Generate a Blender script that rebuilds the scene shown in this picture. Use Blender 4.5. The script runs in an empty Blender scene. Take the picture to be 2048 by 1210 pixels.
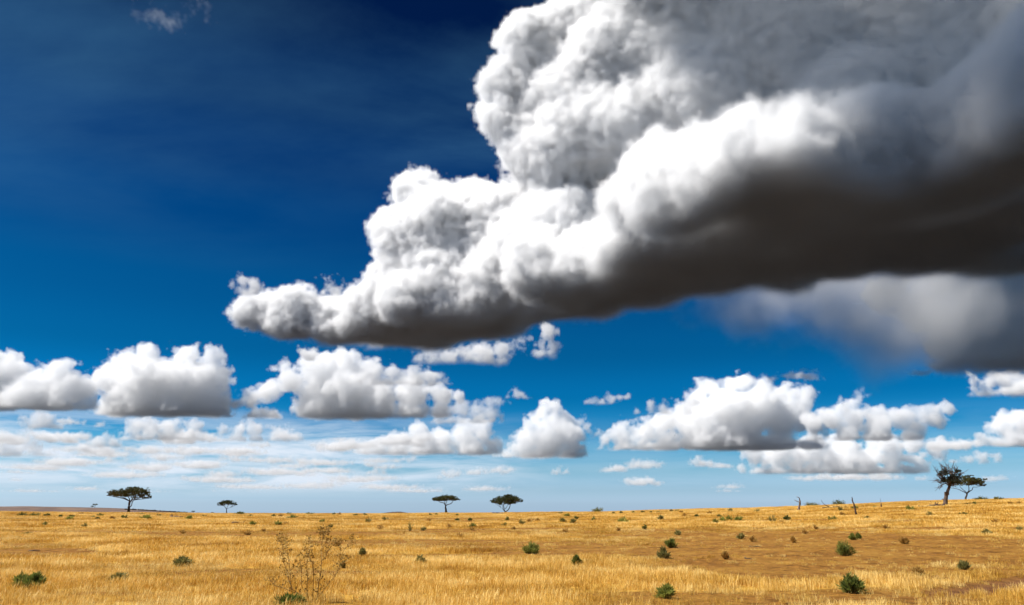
import bpy, math, random, time
from mathutils import Vector, Matrix, noise
PI = math.pi
sc = bpy.context.scene
rnd = random.Random(7)
VS = 1.0            # voxel size factor of the clouds
CLOUDS = True
LAND = True

# =====================================================================  camera
F = 1593.0; CX, CY = 1024, 605; HZ = 1028.0     # focal length and horizon row in photo pixels
CAMZ = 2.4
PITCH = math.atan((HZ-CY)/F)
cam = bpy.data.objects.new('camera', bpy.data.cameras.new('camera'))
sc.collection.objects.link(cam); sc.camera = cam
cam.location = (0, 0, CAMZ); cam.rotation_euler = (PI/2+PITCH, 0, 0)
cam.data.sensor_width = 36; cam.data.lens = 36*F/2048
cam.data.clip_start = .1; cam.data.clip_end = 3e5

# =====================================================================  sky and sun
SUN_EL = math.radians(52); SUN_AZ = math.radians(-95)      # azimuth from the view axis, minus = left
w = bpy.data.worlds.new('World'); sc.world = w; w.use_nodes = True
nt = w.node_tree; N = nt.nodes; L = nt.links
bg = N['Background']
sky = N.new('ShaderNodeTexSky'); sky.sky_type = 'NISHITA'; sky.sun_disc = False
sky.sun_elevation = SUN_EL; sky.sun_rotation = SUN_AZ
tc = N.new('ShaderNodeTexCoord'); sep = N.new('ShaderNodeSeparateXYZ')
L.new(tc.outputs['Generated'], sep.inputs[0])
ramp = N.new('ShaderNodeValToRGB'); ramp.color_ramp.interpolation = 'EASE'
RS = 3.2
stops = [(0, (1.20, 1.71, 2.76)), (.0134, (1.015, 1.446, 2.344)), (.031, (.698, 1.102, 1.761)), (.0547, (.462, .904, 1.371)), (.0785, (.218, .732, 1.175)), (.1056, (.035, .508, .960)), (.142, (.004, .374, .766)),
         (.1965, (.003, .292, .590)), (.2568, (.003, .258, .535)), (.345, (.003, .190, .455)), (.413, (.003, .135, .365)), (.482, (.003, .100, .280)), (.5685, (.003, .050, .170)), (.66, (.02, .06, .15)), (1, (.05, .12, .25))]
el = ramp.color_ramp.elements
el[0].position = 0; el[1].position = 1
for p, c in stops[1:-1]: el.new(p)
for e, (p, c) in zip(el, stops):
    e.position = p; e.color = (c[0]/RS, c[1]/RS, c[2]/RS, 1)
L.new(sep.outputs[2], ramp.inputs[0])
def wmath(op, a, b=None, clamp=False):
    m = N.new('ShaderNodeMath'); m.operation = op; m.use_clamp = clamp
    for i, x in enumerate((a, b)):
        if x is None: continue
        if isinstance(x, (int, float)): m.inputs[i].default_value = x
        else: L.new(x, m.inputs[i])
    return m.outputs[0]
def wvec(op, a, b):
    m = N.new('ShaderNodeVectorMath'); m.operation = op
    for i, x in enumerate((a, b)):
        if isinstance(x, tuple): m.inputs[i].default_value = x
        else: L.new(x, m.inputs[i])
    return m.outputs[0]
tint = wvec('MULTIPLY', ramp.outputs[0], (RS, RS, RS))
clear = wvec('MULTIPLY', sky.outputs[0], tint)
def wmix(fac, a, b):
    m = N.new('ShaderNodeMix'); m.data_type = 'RGBA'
    L.new(fac, m.inputs[0]); L.new(a, m.inputs[6])
    if isinstance(b, tuple): m.inputs[7].default_value = b
    else: L.new(b, m.inputs[7])
    return m.outputs[2]
# high thin cirrus veils: a sheet far above, so the pattern is read on the plane dir.xy / dir.z
zc_ = wmath('ADD', wmath('MAXIMUM', sep.outputs[2], 0.0), .12)
cmb = N.new('ShaderNodeCombineXYZ')
L.new(wmath('DIVIDE', sep.outputs[0], zc_), cmb.inputs[0]); L.new(wmath('DIVIDE', sep.outputs[1], zc_), cmb.inputs[1])
mp = N.new('ShaderNodeMapping'); mp.inputs['Rotation'].default_value = (0, 0, math.radians(-24)); mp.inputs['Scale'].default_value = (.8, 1.5, 1); mp.inputs['Location'].default_value = (3.1, 1.7, 0)
L.new(cmb.outputs[0], mp.inputs[0])
n1 = N.new('ShaderNodeTexNoise'); n1.inputs['Scale'].default_value = 1.1; n1.inputs['Detail'].default_value = 9; n1.inputs['Roughness'].default_value = .58; n1.inputs['Distortion'].default_value = .25
L.new(mp.outputs[0], n1.inputs['Vector'])
n2 = N.new('ShaderNodeTexNoise'); n2.inputs['Scale'].default_value = .55; n2.inputs['Detail'].default_value = 2
L.new(cmb.outputs[0], n2.inputs['Vector'])
cir = wmath('MULTIPLY', wmath('MULTIPLY', wmath('SUBTRACT', n1.outputs[0], .38), 2.8, True), wmath('MULTIPLY', wmath('SUBTRACT', n2.outputs[0], .30), 3.2, True))
cir = wmath('MULTIPLY', wmath('MULTIPLY', cir, wmath('MULTIPLY', wmath('SUBTRACT', sep.outputs[2], .27), 6, True)), .55)
col = wmix(cir, clear, (.9, 2.7, 4.4, 1))
# bands of far stratus low over the horizon
mp2 = N.new('ShaderNodeMapping'); mp2.inputs['Scale'].default_value = (6.5, 6.5, 48); mp2.inputs['Location'].default_value = (.4, 2.2, .3)
L.new(tc.outputs['Generated'], mp2.inputs[0])
n3 = N.new('ShaderNodeTexNoise'); n3.inputs['Scale'].default_value = 1.0; n3.inputs['Detail'].default_value = 7; n3.inputs['Roughness'].default_value = .62; n3.inputs['Distortion'].default_value = .5
L.new(mp2.outputs[0], n3.inputs['Vector'])
low = wmath('MULTIPLY', wmath('MULTIPLY', wmath('SUBTRACT', sep.outputs[2], .018), 45, True), wmath('MULTIPLY', wmath('SUBTRACT', .125, sep.outputs[2]), 18, True))
side = wmath('MULTIPLY', wmath('SUBTRACT', .06, sep.outputs[0]), 4, True)       # thicker towards the sun's side
st = wmath('MULTIPLY', wmath('MULTIPLY', wmath('SUBTRACT', n3.outputs[0], .33), 4.0, True), wmath('MULTIPLY', low, wmath('ADD', side, .12)))
st = wmath('MULTIPLY', st, 1.0, True)
col = wmix(st, col, (7.0, 7.9, 9.0, 1))
L.new(col, bg.inputs[0]); bg.inputs[1].default_value = .068

sl = bpy.data.lights.new('sun', 'SUN'); sl.energy = 5.0; sl.angle = math.radians(.5); sl.color = (1, .965, .92)
so = bpy.data.objects.new('sun', sl); sc.collection.objects.link(so)
SUN = Vector((math.sin(SUN_AZ)*math.cos(SUN_EL), math.cos(SUN_AZ)*math.cos(SUN_EL), math.sin(SUN_EL)))
so.rotation_euler = SUN.to_track_quat('Z', 'Y').to_euler()
vs = sc.view_settings
vs.view_transform = 'Standard'; vs.look = 'None'; vs.exposure = .64; vs.gamma = 1
cy = sc.cycles
cy.volume_bounces = 12; cy.max_bounces = 14; cy.diffuse_bounces = 3; cy.transmission_bounces = 4; cy.transparent_max_bounces = 16
cy.use_denoising = True; cy.use_adaptive_sampling = True; cy.adaptive_threshold = .02
cy.time_limit = 900; cy.volume_step_rate = 1.0; cy.volume_max_steps = 500

# =====================================================================  pixel / world helpers
def ray(px, py):
    v = Vector(((px-CX)/F, 1, -(py-CY)/F)); c, s = math.cos(PITCH), math.sin(PITCH)
    return Vector((v.x, v.y*c-v.z*s, v.y*s+v.z*c)).normalized()
def at_d(px, py, dist):
    r = ray(px, py); return Vector((0, 0, CAMZ))+r*(dist/r.y)
def pix(p):
    c, s = math.cos(PITCH), math.sin(PITCH)
    x, y, z = p[0], p[1], p[2]-CAMZ
    yy = y*c+z*s; zz = -y*s+z*c
    return CX+F*x/yy, CY-F*zz/yy
def tag(o, label=None, cat=None, group=None, kind=None):
    if label: o['label'] = label
    if cat: o['category'] = cat
    if group: o['group'] = group
    if kind: o['kind'] = kind
    return o
def smooth(a, b, x):
    t = max(0, min(1, (x-a)/(b-a))); return t*t*(3-2*t)
def lerp_table(tab, x):
    if x <= tab[0][0]: return tab[0][1]
    for (a, b), (c, d) in zip(tab, tab[1:]):
        if x <= c: return b+(d-b)*(x-a)/(c-a)
    return tab[-1][1]

# =====================================================================  materials
def new_mat(name):
    m = bpy.data.materials.new(name); m.use_nodes = True
    return m, m.node_tree, m.node_tree.nodes['Principled BSDF']
def leafy(name, c0, c1, rough=.7, transl=.25, scale=1.5):
    """foliage / straw: colour varies over the object, thin and a little translucent"""
    m, t, b = new_mat(name); n = t.nodes; l = t.links
    b.inputs['Roughness'].default_value = rough; b.inputs['Specular IOR Level'].default_value = .25
    tcn = n.new('ShaderNodeTexCoord'); nz = n.new('ShaderNodeTexNoise'); nz.inputs['Scale'].default_value = scale; nz.inputs['Detail'].default_value = 3
    l.new(tcn.outputs['Object'], nz.inputs['Vector'])
    oi = n.new('ShaderNodeObjectInfo'); ad = n.new('ShaderNodeMath'); ad.operation = 'MULTIPLY_ADD'; ad.inputs[1].default_value = .5
    l.new(oi.outputs['Random'], ad.inputs[0]); l.new(nz.outputs[0], ad.inputs[2])
    rp = n.new('ShaderNodeValToRGB'); rp.color_ramp.elements[0].position = .4; rp.color_ramp.elements[1].position = 1.05 if False else 1.0
    rp.color_ramp.elements[0].color = (*c0, 1); rp.color_ramp.elements[1].color = (*c1, 1)
    l.new(ad.outputs[0], rp.inputs[0]); l.new(rp.outputs[0], b.inputs['Base Color'])
    tr = n.new('ShaderNodeBsdfTranslucent'); l.new(rp.outputs[0], tr.inputs[0])
    mx = n.new('ShaderNodeMixShader'); mx.inputs[0].default_value = transl
    l.new(b.outputs[0], mx.inputs[1]); l.new(tr.outputs[0], mx.inputs[2])
    l.new(mx.outputs[0], n['Material Output'].inputs['Surface'])
    return m
def barky(name, c0, c1):
    m, t, b = new_mat(name); n = t.nodes; l = t.links
    b.inputs['Roughness'].default_value = .9
    tcn = n.new('ShaderNodeTexCoord'); mpn = n.new('ShaderNodeMapping'); mpn.inputs['Scale'].default_value = (6, 6, 1.2); l.new(tcn.outputs['Object'], mpn.inputs[0])
    nz = n.new('ShaderNodeTexNoise'); nz.inputs['Scale'].default_value = 2; nz.inputs['Detail'].default_value = 6; l.new(mpn.outputs[0], nz.inputs['Vector'])
    rp = n.new('ShaderNodeValToRGB'); rp.color_ramp.elements[0].position = .35; rp.color_ramp.elements[1].position = .7
    rp.color_ramp.elements[0].color = (*c0, 1); rp.color_ramp.elements[1].color = (*c1, 1)
    l.new(nz.outputs[0], rp.inputs[0]); l.new(rp.outputs[0], b.inputs['Base Color'])
    bp = n.new('ShaderNodeBump'); bp.inputs['Strength'].default_value = .6; bp.inputs['Distance'].default_value = .05
    l.new(nz.outputs[0], bp.inputs['Height']); l.new(bp.outputs[0], b.inputs['Normal'])
    return m
M_CROWN = leafy('acacia_leaves', (.030, .045, .010), (.085, .080, .022), transl=.2, scale=.5)
M_DARKLEAF = leafy('thorn_leaves', (.018, .022, .012), (.038, .038, .018), transl=.1, scale=.6)
M_GREEN = leafy('green_leaves', (.12, .15, .028), (.33, .34, .07), transl=.4, scale=3)
M_DEEP = leafy('deep_green_leaves', (.075, .095, .022), (.24, .23, .05), transl=.35, scale=3)
M_PALE = leafy('pale_olive_leaves', (.16, .16, .045), (.30, .25, .075), transl=.3, scale=3)
M_BROWN = leafy('withered_leaves', (.30, .16, .03), (.55, .34, .09), transl=.2, scale=3)
M_WSTEM = barky('weed_stem', (.26, .15, .035), (.44, .27, .08))
M_WEED = leafy('weed_seed_heads', (.28, .17, .035), (.50, .33, .09), transl=.3, scale=2)
M_BARK = barky('acacia_bark', (.035, .026, .02), (.085, .065, .05))
M_DEAD = barky('dead_wood', (.045, .028, .02), (.13, .085, .06))
M_PALEWOOD = barky('bleached_wood', (.10, .065, .045), (.26, .19, .14))
M_STEM = barky('twig', (.14, .08, .02), (.28, .16, .05))

# =====================================================================  mesh builder
class MB:
    def __init__(s): s.v = []; s.f = []
    def tube(s, pts, rads, seg=7):
        pts = [Vector(p) for p in pts]; rings = []
        for i, p in enumerate(pts):
            a = pts[max(0, i-1)]; b = pts[min(len(pts)-1, i+1)]
            d = (b-a).normalized() if (b-a).length > 1e-6 else Vector((0, 0, 1))
            q = d.to_track_quat('Z', 'Y'); base = len(s.v)
            for k in range(seg):
                t = 2*PI*k/seg; s.v.append(p+q@Vector((math.cos(t)*rads[i], math.sin(t)*rads[i], 0)))
            rings.append(base)
        for a, b in zip(rings, rings[1:]):
            for k in range(seg):
                s.f.append((a+k, a+(k+1) % seg, b+(k+1) % seg, b+k))
        s.f.append(tuple(rings[0]+k for k in range(seg))[::-1]); s.f.append(tuple(rings[-1]+k for k in range(seg)))
    def leaf(s, p, d, u, ln, wd):
        """diamond leaf from p along d, across u"""
        i = len(s.v); s.v += [p, p+d*ln*.5+u*wd*.5, p+d*ln, p+d*ln*.5-u*wd*.5]; s.f.append((i, i+1, i+2, i+3))
    def build(s, name, mat, parent=None, smooth_=True):
        me = bpy.data.meshes.new(name); me.from_pydata([tuple(v) for v in s.v], [], s.f); me.materials.append(mat)
        if smooth_: me.polygons.foreach_set('use_smooth', [True]*len(me.polygons))
        o = bpy.data.objects.new(name, me); sc.collection.objects.link(o)
        if parent: o.parent = parent
        return o
def rv(r=rnd):
    while True:
        v = Vector((r.uniform(-1, 1), r.uniform(-1, 1), r.uniform(-1, 1)))
        if .01 < v.length < 1: return v.normalized()
def empty(name, loc):
    o = bpy.data.objects.new(name, None); sc.collection.objects.link(o); o.location = loc; o.empty_display_size = .5
    return o

# =====================================================================  terrain
CREST = [(-900, 1021), (0, 1024.5), (250, 1026.5), (420, 1027.5), (700, 1028), (1000, 1026.5), (1200, 1024.5), (1300, 1021.5), (1400, 1019), (1500, 1017.5), (1600, 1014.3), (1720, 1009.5), (1850, 1004), (1950, 1001.5), (2048, 999.5), (2900, 985)]
D0 = 262.0
def zcrest(az):
    px = CX+F*math.tan(az)/math.cos(PITCH) if abs(az) < 1.2 else (3000 if az > 0 else -900)
    py = lerp_table(CREST, px)
    r = ray(max(-900, min(2900, px)), py)
    return CAMZ+D0*r.z/math.hypot(r.x, r.y)
def height(x, y):
    r = math.hypot(x, y); az = math.atan2(x, y)
    a = abs(az)
    zc = zcrest(az) if a < 1.1 else zcrest(1.1*(1 if az > 0 else -1))*smooth(PI, 1.1, a)
    if r <= D0: z = zc*smooth(30, D0, r)
    else: z = zc*(1-smooth(D0, D0+330, r))-(.6*smooth(D0+20, D0+300, r))
    f = smooth(25, 60, r)*(1-smooth(220, 262, r)*.55)*(1 if r < 700 else 0)
    z += f*.22*noise.noise(Vector((x*.045, y*.045, 3.)))+f*.08*noise.noise(Vector((x*.19, y*.19, 9.)))
    z += .05*noise.noise(Vector((x*.6, y*.6, 1.)))*(1-smooth(60, 120, r))
    # wheel rut running in from the right edge of the foreground
    t = track(x, y)
    z -= .16*t
    return z
def track(x, y):
    # a rut along a shallow arc crossing the lower right corner
    if y < 15 or y > 60: return 0
    xc = 13.2+(y-26)*.93+(y-26)**2*.018
    d = (x-xc)*.72
    return math.exp(-(d/1.05)**2)*smooth(24.5, 28, y)
def locate(px, py, rmax=300):
    r = ray(px, py); o = Vector((0, 0, CAMZ)); h = math.hypot(r.x, r.y)
    t = 15/h; step = .5
    while t*h < rmax:
        p = o+r*t
        if p.z <= height(p.x, p.y):
            a, b = t-step, t
            for _ in range(12):
                m = (a+b)/2; p = o+r*m
                if p.z <= height(p.x, p.y): b = m
                else: a = m
            p = o+r*b; return Vector((p.x, p.y, height(p.x, p.y)))
        t += step; step = max(.4, t*h*.006)
    az = math.atan2(r.x, r.y); x, y = (D0-4)*math.sin(az), (D0-4)*math.cos(az)
    return Vector((x, y, height(x, y)))
# bare ground patches, given where the photograph shows them (photo pixel ellipses, laid on the ground)
PATCH = [(1640, 1102, 440, 38, 1.0), (1300, 1095, 300, 24, .75), (1900, 1130, 240, 24, .75), (1560, 1135, 170, 26, .8), (520, 1068, 260, 7, .9), (1120, 1062, 330, 6, .75), (860, 1088, 300, 9, .7),
         (70, 1101, 110, 13, .75), (1500, 1072, 420, 7, .8), (1000, 1118, 330, 10, .5), (1950, 1085, 200, 8, .7), (900, 1039, 300, 3, .6), (1450, 1040, 200, 3, .5), (1850, 1057, 260, 4, .6), (180, 1065, 200, 3.5, .6), (300, 1128, 160, 7, .35), (1720, 1190, 110, 14, .3), (640, 1050, 160, 3, .4)]
def bare(x, y):
    px, py = pix((x, y, height(x, y))); b = 0
    for cx, cy_, rx, ry, s in PATCH:
        q = ((px-cx)/rx)**2+((py-cy_)/ry)**2
        if q < 2.2: b = max(b, s*(1-smooth(.35, 1.7, q)))
    n = noise.fractal(Vector((x*.055, y*.15, 5.)), 1.0, 2.0, 4)
    n2_ = noise.noise(Vector((x*.55, y*.55, 2.)))
    b = b*1.3+n*.85+n2_*.3+.02
    b = max(b, 1.4*track(x, y))
    return max(0, min(1, b))

if LAND:
    azs = []
    a = -180.0
    while a < 180:
        azs.append(math.radians(a)); a += .25 if -36 < a < 36 else (1.0 if -50 < a < 50 else 4)
    rs = [.5, 6, 12]; r = 16.0
    while r < 300: rs.append(r); r *= 1.011
    while r < 1200: rs.append(r); r *= 1.05
    while r < 90000: rs.append(r); r *= 1.4
    V = []; Fc = []; B = []; T = []; Z = []
    na = len(azs)
    for r in rs:
        for a in azs:
            x, y = r*math.sin(a), r*math.cos(a); z = height(x, y) if r < 1500 else -.6
            V.append((x, y, z))
            fine = abs(a) < .66 and 15 < r < 300
            B.append(bare(x, y) if fine else (.35 if r < 300 else 0)); Z.append(smooth(280, 420, r)); T.append(track(x, y) if fine else 0)
    V.append((0, 0, 0)); B.append(.3); T.append(0); Z.append(0)
    for i in range(len(rs)-1):
        for k in range(na):
            k2 = (k+1) % na; Fc.append((i*na+k, i*na+k2, (i+1)*na+k2, (i+1)*na+k))
    c = len(V)-1
    for k in range(na): Fc.append((c, (k+1) % na, k))
    me = bpy.data.meshes.new('ground'); me.from_pydata(V, [], Fc)
    at = me.attributes.new('bare', 'FLOAT', 'POINT'); at.data.foreach_set('value', B)
    at = me.attributes.new('rut', 'FLOAT', 'POINT'); at.data.foreach_set('value', T)
    at = me.attributes.new('low_bounce', 'FLOAT', 'POINT'); at.data.foreach_set('value', Z)
    me.polygons.foreach_set('use_smooth', [True]*len(me.polygons)); me.update()
    ground = bpy.data.objects.new('ground', me); sc.collection.objects.link(ground)
    if me.polygons[0].normal.z < 0: me.flip_normals()
    tag(ground, 'golden dry savanna plain with bare brown patches', 'ground', kind='structure')
    m, t, b = new_mat('savanna_soil'); n = t.nodes; l = t.links
    b.inputs['Roughness'].default_value = .95; b.inputs['Specular IOR Level'].default_value = .1
    tcn = n.new('ShaderNodeTexCoord')
    def nz(scale, det=5, rough=.6, vec=None):
        q = n.new('ShaderNodeTexNoise'); q.inputs['Scale'].default_value = scale; q.inputs['Detail'].default_value = det; q.inputs['Roughness'].default_value = rough
        l.new(vec or tcn.outputs['Object'], q.inputs['Vector']); return q.outputs[0]
    def rmp(src, a, b_, p0=.35, p1=.65):
        q = n.new('ShaderNodeValToRGB'); q.color_ramp.elements[0].position = p0; q.color_ramp.elements[1].position = p1
        q.color_ramp.elements[0].color = (*a, 1); q.color_ramp.elements[1].color = (*b_, 1); l.new(src, q.inputs[0]); return q.outputs[0]
    def mixc(f, a, b_):
        q = n.new('ShaderNodeMix'); q.data_type = 'RGBA'; l.new(f, q.inputs[0])
        for s_, x in ((6, a), (7, b_)):
            if isinstance(x, tuple): q.inputs[s_].default_value = (*x, 1)
            else: l.new(x, q.inputs[s_])
        return q.outputs[2]
    straw = rmp(nz(3.0), (.33, .16, .020), (.55, .30, .045))
    straw = mixc(rmp(nz(.05, 3), (0, 0, 0), (1, 1, 1)), straw, rmp(nz(1.2), (.40, .21, .03), (.66, .40, .08)))
    soil = rmp(nz(2.2, 9, .72), (.085, .032, .005), (.34, .155, .028), .38, .62)
    soil = mixc(rmp(nz(.35, 5), (0, 0, 0), (1, 1, 1), .42, .68), soil, rmp(nz(3.5, 6), (.20, .09, .013), (.44, .235, .045)))
    ab = n.new('ShaderNodeAttribute'); ab.attribute_name = 'bare'
    sm = n.new('ShaderNodeMath'); sm.operation = 'MULTIPLY_ADD'; sm.inputs[1].default_value = .5; l.new(nz(5, 4), sm.inputs[0]); l.new(ab.outputs['Fac'], sm.inputs[2])
    msk = rmp(sm.outputs[0], (0, 0, 0), (1, 1, 1), .38, .75)
    cc = mixc(msk, straw, soil)
    ar = n.new('ShaderNodeAttribute'); ar.attribute_name = 'rut'
    cc = mixc(ar.outputs['Fac'], cc, rmp(nz(2.5, 6), (.10, .04, .016), (.22, .10, .04)))
    asb = n.new('ShaderNodeAttribute'); asb.attribute_name = 'low_bounce'        # unseen plain past the crest, blackened to cut bounce onto cloud bases
    cc = mixc(asb.outputs['Fac'], cc, rmp(nz(.02, 6), (.010, .009, .008), (.024, .020, .017)))
    l.new(cc, b.inputs['Base Color'])
    bp = n.new('ShaderNodeBump'); bp.inputs['Strength'].default_value = 1; bp.inputs['Distance'].default_value = .12
    l.new(nz(4.5, 8, .7), bp.inputs['Height']); l.new(bp.outputs[0], b.inputs['Normal'])
    me.materials.append(m)

    # far hill on the left and a low dark rise in the middle
    def hill(name, label, prof, dist, depth, c0, c1):
        mb = MB(); rows = []
        x0, x1 = prof[0][0], prof[-1][0]; K = 90
        for j in range(9):
            u = j/8; row = []
            for i in range(K+1):
                px = x0+(x1-x0)*i/K; py = lerp_table(prof, px)
                h = max(.3, CAMZ+1.2+(HZ-py)/F*dist*math.cos(PITCH))
                d = dist+(u-.35)*depth*(1 if u > .35 else 1)
                prof_h = math.sin(min(1, u/.35)*PI/2) if u < .35 else math.cos((u-.35)/.65*PI/2)
                p = at_d(px, HZ, d)
                z = -1.6+(h+.4)*prof_h*(1+.05*noise.noise(Vector((i*.21, u*3, 1))))
                row.append(len(mb.v)); mb.v.append(Vector((p.x, d, z)))
            rows.append(row)
        for a_, b_ in zip(rows, rows[1:]):
            for i in range(K): mb.f.append((a_[i], a_[i+1], b_[i+1], b_[i]))
        m, t, b = new_mat(name+'_scrub'); n_ = t.nodes
        q = n_.new('ShaderNodeTexNoise'); q.inputs['Scale'].default_value = .02; q.inputs['Detail'].default_value = 8
        tt = n_.new('ShaderNodeTexCoord'); t.links.new(tt.outputs['Object'], q.inputs['Vector'])
        rp = n_.new('ShaderNodeValToRGB'); rp.color_ramp.elements[0].position = .4; rp.color_ramp.elements[1].position = .62
        rp.color_ramp.elements[0].color = (*c0, 1); rp.color_ramp.elements[1].color = (*c1, 1)
        t.links.new(q.outputs[0], rp.inputs[0]); t.links.new(rp.outputs[0], b.inputs['Base Color']); b.inputs['Roughness'].default_value = 1
        return tag(mb.build(name, m), label, 'hill', kind='structure')
    hill('hill', 'long low brown hill far off on the left skyline', [(-700, 1015), (-200, 1013), (60, 1013), (200, 1015.5), (280, 1018.5), (350, 1023), (400, 1026.5), (440, 1029)], 2600, 1500, (.085, .050, .036), (.16, .095, .06))
    hill('hill', 'small dark rise on the skyline left of the middle acacia', [(750, 1029), (765, 1026), (785, 1023.7), (800, 1023.2), (812, 1025), (828, 1029)], 1900, 300, (.035, .028, .022), (.06, .045, .034))

# =====================================================================  trees
CROP4 = (180, 950, 6.024); CROP5 = (780, 970, 6.024); CROP6 = (1740, 900, 6.649); CROP1 = (0, 900, 2.926); CROP2 = (680, 900, 2.926); CROP3 = (1348, 900, 2.926)
def unpix(cr, x, y): return cr[0]+x/cr[2], cr[1]+y/cr[2]
def tree(name, label, cr, base, limbs, pads, leaf=.30, per=260, mat=M_CROWN, bark=M_BARK, dist=None, seed=1, trunk_r=.26, twigs=True, cat='tree', spikes=None, group=None):
    """limbs: [(list of crop points, start radius m, end radius m)], pads: [(cx,cy,rx,ry)] in crop pixels"""
    R = random.Random(seed)
    bx, by = unpix(cr, *base)
    if dist:
        p = at_d(bx, by, dist); az = math.atan2(p.x, p.y); x = p.x; y = p.y
        P = Vector((x, y, height(x, y)))
    else: P = locate(bx, by)
    S = (P.y*math.cos(PITCH)+(P.z-CAMZ)*math.sin(PITCH))/F/cr[2]         # metres per crop pixel (depth y)
    root = tag(empty(name, P), label, cat, group)
    def W(x, y, dep=0): return Vector(((x-base[0])*S, dep, (base[1]-y)*S))
    mb = MB(); ends = []
    for li, (pts, r0, r1) in enumerate(limbs):
        dep = 0 if li == 0 else R.uniform(-1, 1)
        Q = []
        for i, (x, y) in enumerate(pts):
            f = i/max(1, len(pts)-1); q = W(x, y, 0)
            q.y = dep*f*abs(q.x)*.9+dep*f*.5; Q.append(q)
        # subdivide with a little crookedness
        QQ = [Q[0]]
        for a_, b_ in zip(Q, Q[1:]):
            ln = (b_-a_).length
            QQ.append((a_+b_)/2+rv(R)*ln*.07); QQ.append(b_)
        rr = [r0+(r1-r0)*i/(len(QQ)-1) for i in range(len(QQ))]
        if li == 0: rr[0] *= 1.5
        mb.tube(QQ, rr, 9 if li == 0 else 6); ends.append((QQ[-1], QQ[-2], r1))
    PC = []
    for (x, y, rx, ry) in pads:
        q = W(x, y, 0); q.y = R.uniform(-.5, .5)*rx*S; PC.append((q, rx*S, ry*S))
    cyw = [(max(p_[0]+p_[2] for p_ in pads)-min(p_[0]-p_[2] for p_ in pads))/2*S] if pads else [1]
    # limbs that carry the pads at the sides and back, so that the crown has depth
    PD = []
    for q, rx, ry in PC:
        PD.append((q, rx, ry))
        for s_ in (-1, 1):
            q2 = q.copy(); q2.y += s_*cyw[0]*R.uniform(.25, .6); q2.x *= R.uniform(.55, .95); q2.z += R.uniform(-.2, .1)*ry
            PD.append((q2, rx*.8, ry*.8))
    cen = sum((q for q, _, _ in PD), Vector())/max(1, len(PD))
    if twigs:
        for q, rx, ry in PD:
            e = min(ends, key=lambda e_: (e_[0]-q).length)[0]
            tgt = q-Vector((0, 0, ry*.3)); mid = (e+tgt)/2+rv(R)*.15-Vector((0, 0, .12))
            mb.tube([e, mid, tgt], [trunk_r*.28, trunk_r*.16, trunk_r*.07], 5)
            for _ in range(5):
                t2 = q+Vector((R.uniform(-1, 1)*rx*.8, R.uniform(-1, 1)*rx*.8, R.uniform(-.5, .4)*ry))
                mb.tube([mid, (mid+t2)/2+rv(R)*.1, t2], [trunk_r*.13, trunk_r*.08, trunk_r*.03], 4)
    if spikes:
        for (sx, sy, ex, ey, r_) in spikes:
            for k in range(2):
                a_ = W(sx, sy, R.uniform(-.3, .3)); e_ = W(ex+R.uniform(-14, 14), ey+R.uniform(-10, 10), R.uniform(-1, 1)*1.6)
                mid = (a_+e_)/2+rv(R)*.25; mb.tube([a_, mid, e_], [r_, r_*.6, .02], 5)
                for j in range(9):
                    f = R.uniform(.2, .98); s0 = a_.lerp(e_, f); dv = (e_-a_).normalized()
                    s1 = s0+(dv*.75+rv(R)*.8)*R.uniform(.35, .95); mb.tube([s0, s1], [.035, .014], 4)
    mb.build('trunk', bark, root)
    lf = MB()
    for q, rx, ry in PD:
        nleaf = int(per*(rx*max(ry, .25))*1.7)+110
        # clusters inside the pad
        ncl = max(5, int(nleaf/28))
        for c_ in range(ncl):
            v = rv(R); v *= R.random()**.4
            cc_ = q+Vector((v.x*rx, v.y*rx, (v.z*.85-.05 if v.z < 0 else v.z)*ry)); cr_ = R.uniform(.22, .5)*min(1, ry+.3)
            for _ in range(nleaf//ncl):
                o_ = rv(R)*cr_*R.random()**.5; o_.z *= .6
                d = (rv(R)+Vector((0, 0, .4))).normalized(); u = d.cross(rv(R)).normalized()
                s_ = leaf*R.uniform(.5, 1.1); lf.leaf(cc_+o_, d, u, s_, s_*.55)
    lf.build('crown', mat, root, smooth_=False)
    return root

def stick_thing(name, label, cr, base, limbs, bark, cat, seed=3, extra=None, part='trunk'):
    R = random.Random(seed); bx, by = unpix(cr, *base); P = locate(bx, by); S = (P.y*math.cos(PITCH)+(P.z-CAMZ)*math.sin(PITCH))/F/cr[2]
    root = tag(empty(name, P), label, cat)
    for i, (pts, r0, r1) in enumerate(limbs):
        mb = MB() if i == 0 else mb
        Q = [Vector(((x-base[0])*S, R.uniform(-.12, .12)*(k > 0)*(1 if i == 0 else 3), (base[1]-y)*S)) for k, (x, y) in enumerate(pts)]
        QQ = [Q[0]]
        for a_, b_ in zip(Q, Q[1:]): QQ.append((a_+b_)/2+rv(R)*(b_-a_).length*.08); QQ.append(b_)
        rr = [(r0+(r1-r0)*k/(len(QQ)-1))*R.uniform(.85, 1.15) for k in range(len(QQ))]
        if i == 0: rr[0] *= 1.4
        mb.tube(QQ, rr, 8)
    mb.build(part, bark, root)
    return root

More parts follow.
